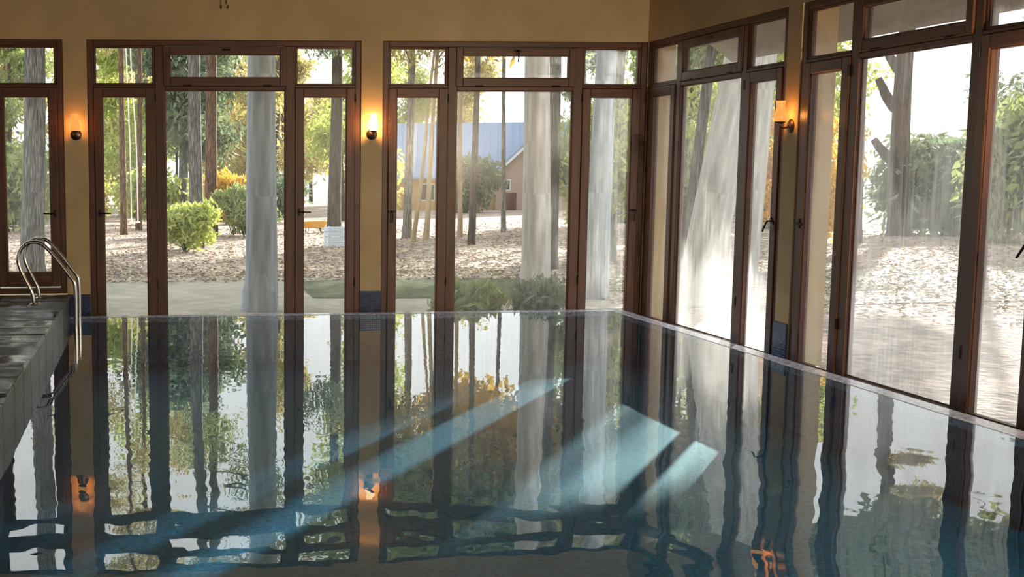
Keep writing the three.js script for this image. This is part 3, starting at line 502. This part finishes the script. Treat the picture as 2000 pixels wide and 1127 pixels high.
{ const r = rng(515), at = [], made = [];
  for (let i = 0; i < 500 && at.length < 26; i++) { const D = 40 + 34 * r(), a = -0.22 + 1.0 * r(), x = -6.05 + Math.sin(a) * D, z = 14.5 - Math.cos(a) * D, k = (x + 6.05) / (14.5 - z);
    if (k > 0.19 && k < 0.37) continue; if (Math.hypot(x + 6.54, z + 27.5) < 4) continue; if (at.some(([u, v]) => Math.hypot(u - x, v - z) < 4.5)) continue; at.push([x, z]);
    const leaf = ['green', 'olive', 'lime', 'dark'][Math.floor(r() * 4)]; const o = shrub('distant bush', x, z, 1.4 + 0.9 * r(), 1.3 + 1.6 * r(), leaf, 90, 'far'); o.userData.group = 'distant undergrowth bushes'; made.push({ o, k, leaf }); }
  labelFromLeft(made, (e, n) => 'distant ' + e.leaf + '-leaved undergrowth bush, ' + n + ' from the left between the far trunks'); }

// ------------------------------------------------------------------ outside: house, bench, swing, yellow cover
{ const o = thing('house', 'blue-roofed house with beige walls and a gable behind the corner bay', 'house'); o.position.set(16.9, groundY(16.9, -67) - 0.1, -67.2); o.rotation.y = -0.272;
  const beige = std({ map: rep(plasterMap, 0.2, 0.2), color: 0xe6d8c8, roughness: 0.9, name: 'beige render' }), slate = std({ color: 0x6f86a8, roughness: 0.5, metalness: 0.1, name: 'blue roof sheet' }), trimW = std({ color: 0xc8d2de, roughness: 0.6, name: 'pale fascia' }), gab = std({ color: 0xa0897f, roughness: 0.9, name: 'gable boarding' }), doorM = std({ map: rep(woodMap, 1, 0.5), color: 0xd59b78, roughness: 0.6, name: 'brown door' }), dk = std({ color: 0x26241f, roughness: 0.3, name: 'dark window glass' });
  const front = 0, back = -6, e = 2.5, ridge = 6.0, hw = 6.2;
  mesh('wall', metreUV(new THREE.BoxGeometry(2 * hw, e + 0.6, 6).translate(0, (e - 0.6) / 2, -3)), beige, o);
  const rs = new THREE.Shape(); rs.moveTo(0.6, e - 0.3); rs.lineTo(-3, ridge); rs.lineTo(-6.6, e - 0.3); rs.lineTo(-6.6, e - 0.15); rs.lineTo(-3, ridge + 0.16); rs.lineTo(0.6, e - 0.15); rs.closePath();
  const rg = new THREE.ExtrudeGeometry(rs, { depth: 2 * hw + 0.8, bevelEnabled: false }); rg.rotateY(-Math.PI / 2); rg.translate(hw + 0.4, 0, 0); const roof = mesh('roof', metreUV(rg), slate, o);
  for (let i = 0; i < 26; i++) { const m = mesh('roof_seam', box(-0.02, 0.02, -0.02, 0.03, -2.6, 2.6, 0.006), slate, roof); m.position.set(-6.4 + i * 0.51, (e - 0.15 + ridge + 0.16) / 2, -1.2); m.rotation.x = Math.atan2(ridge + 0.31 - e, 3.6); }
  // front gable
  const gs = new THREE.Shape(); gs.moveTo(-0.0, -0.6); gs.lineTo(-0.0, e); gs.lineTo(2.9, e + 2.7); gs.lineTo(5.8, e); gs.lineTo(5.8, -0.6); gs.closePath();
  const gg = new THREE.ExtrudeGeometry(gs, { depth: 2.6, bevelEnabled: false }); gg.translate(0.6, 0, -1.2); mesh('gable_wall', metreUV(gg), gab, o);
  for (const s of [-1, 1]) { const m = mesh('gable_roof', box(-0.08, 4.35, 0, 0.16, -2.0, 1.75, 0.01), slate, o); m.position.set(0.6 + 2.9, e + 2.86, 0); m.rotation.z = s < 0 ? Math.PI + 0.749 : -0.749; if (s < 0) m.scale.y = -1; mesh('barge_board', box(0, 4.35, -0.14, 0.02, 1.72, 1.80, 0.01), trimW, m); }
  const win = mesh('window', box(1.0, 1.6, 1.45, 2.2, 1.39, 1.43, 0.01), trimW, o); mesh('glass', box(1.06, 1.54, 1.52, 2.13, 1.42, 1.44, 0.004), dk, win);
  const dr = mesh('door', box(1.0, 2.0, -0.5, 1.3, 1.39, 1.44, 0.01), doorM, o); mesh('knob', new THREE.SphereGeometry(0.04, 10, 8).translate(1.85, 0.4, 1.47), darkMetal, dr);
  for (const x of [-4.6, -1.8]) { const w = mesh('window', box(x, x + 1.1, 0.7, 1.9, -0.01, 0.03, 0.01), trimW, o); mesh('glass', box(x + 0.08, x + 1.02, 0.78, 1.82, 0.02, 0.04, 0.004), dk, w); }
}
{ const o = thing('slatted_crate', 'pale blue slatted crate standing on the slope below the dark trunk', 'crate'); const x = -1.38, z = -16.1; o.position.set(x, groundY(x, z) - 0.02, z); o.rotation.y = 0.15;
  const m = std({ color: 0xc3cfdd, roughness: 0.7, name: 'blue-white paint' });
  for (let i = 0; i < 4; i++) for (const s of [-1, 1]) { mesh('slat', box(-0.25, 0.25, 0.02 + i * 0.13, 0.12 + i * 0.13, s * 0.19 - 0.01, s * 0.19 + 0.01, 0.004), m, o); mesh('slat', box(s * 0.24 - 0.01, s * 0.24 + 0.01, 0.02 + i * 0.13, 0.12 + i * 0.13, -0.18, 0.18, 0.004), m, o); }
  for (const a of [-0.215, 0.215]) for (const c of [-0.16, 0.16]) mesh('corner_post', box(a - 0.02, a + 0.02, 0, 0.54, c - 0.02, c + 0.02, 0.004), m, o);
  mesh('bottom', box(-0.22, 0.22, 0.02, 0.04, -0.17, 0.17, 0.004), m, o); }
{ const o = thing('handcart', 'yellow tray handcart on the slope above the slatted crate', 'cart'); const x = -0.75, z = -25.0; o.position.set(x, groundY(x, z), z); o.rotation.y = 0.2; o.scale.setScalar(0.62);
  const y = std({ color: 0xe0a63c, roughness: 0.6, name: 'yellow paint' });
  const tray = new THREE.Shape(); tray.moveTo(-0.5, 0.3); tray.lineTo(0.5, 0.3); tray.lineTo(0.65, 0.62); tray.lineTo(-0.7, 0.62); tray.closePath();
  mesh('tray', metreUV(new THREE.ExtrudeGeometry(tray, { depth: 0.6, bevelEnabled: true, bevelSize: 0.02, bevelThickness: 0.02, bevelSegments: 2 }).translate(0, 0, -0.3)), y, o);
  mesh('wheel', new THREE.TorusGeometry(0.18, 0.045, 10, 24).translate(0.55, 0.2, 0), darkMetal, o);
  for (const s of [-1, 1]) { mesh('handle', tube([[0.55, 0.2, s * 0.06], [-0.3, 0.34, s * 0.24], [-1.1, 0.6, s * 0.28]], 0.018, 16, 8), darkMetal, o); mesh('leg', tube([[-0.35, 0.33, s * 0.22], [-0.4, 0.0, s * 0.24]], 0.016, 6, 8), darkMetal, o); } }
{ const o = thing('swing', 'white rope swing hanging beside the slim reddish trunk', 'swing'); const x = -6.62, z = -23.3, y = groundY(x, z); o.position.set(x, y + 0.42, z);
  const m = std({ color: 0xf1eee6, roughness: 0.8, name: 'white rope' });
  for (const [s, k] of [[-0.09, -0.12], [0.11, 0.02]]) mesh('rope', tube([[s, 0, 0], [s * 0.7 + k * 0.4, 2.4, 0], [k - 0.05, 4.6, 0], [k - 0.1, 6.6, 0]], 0.018, 24, 7), m, o);
  mesh('seat', box(-0.16, 0.18, -0.045, 0.0, -0.09, 0.09, 0.008), m, o); }
renderer.render(scene, camera);
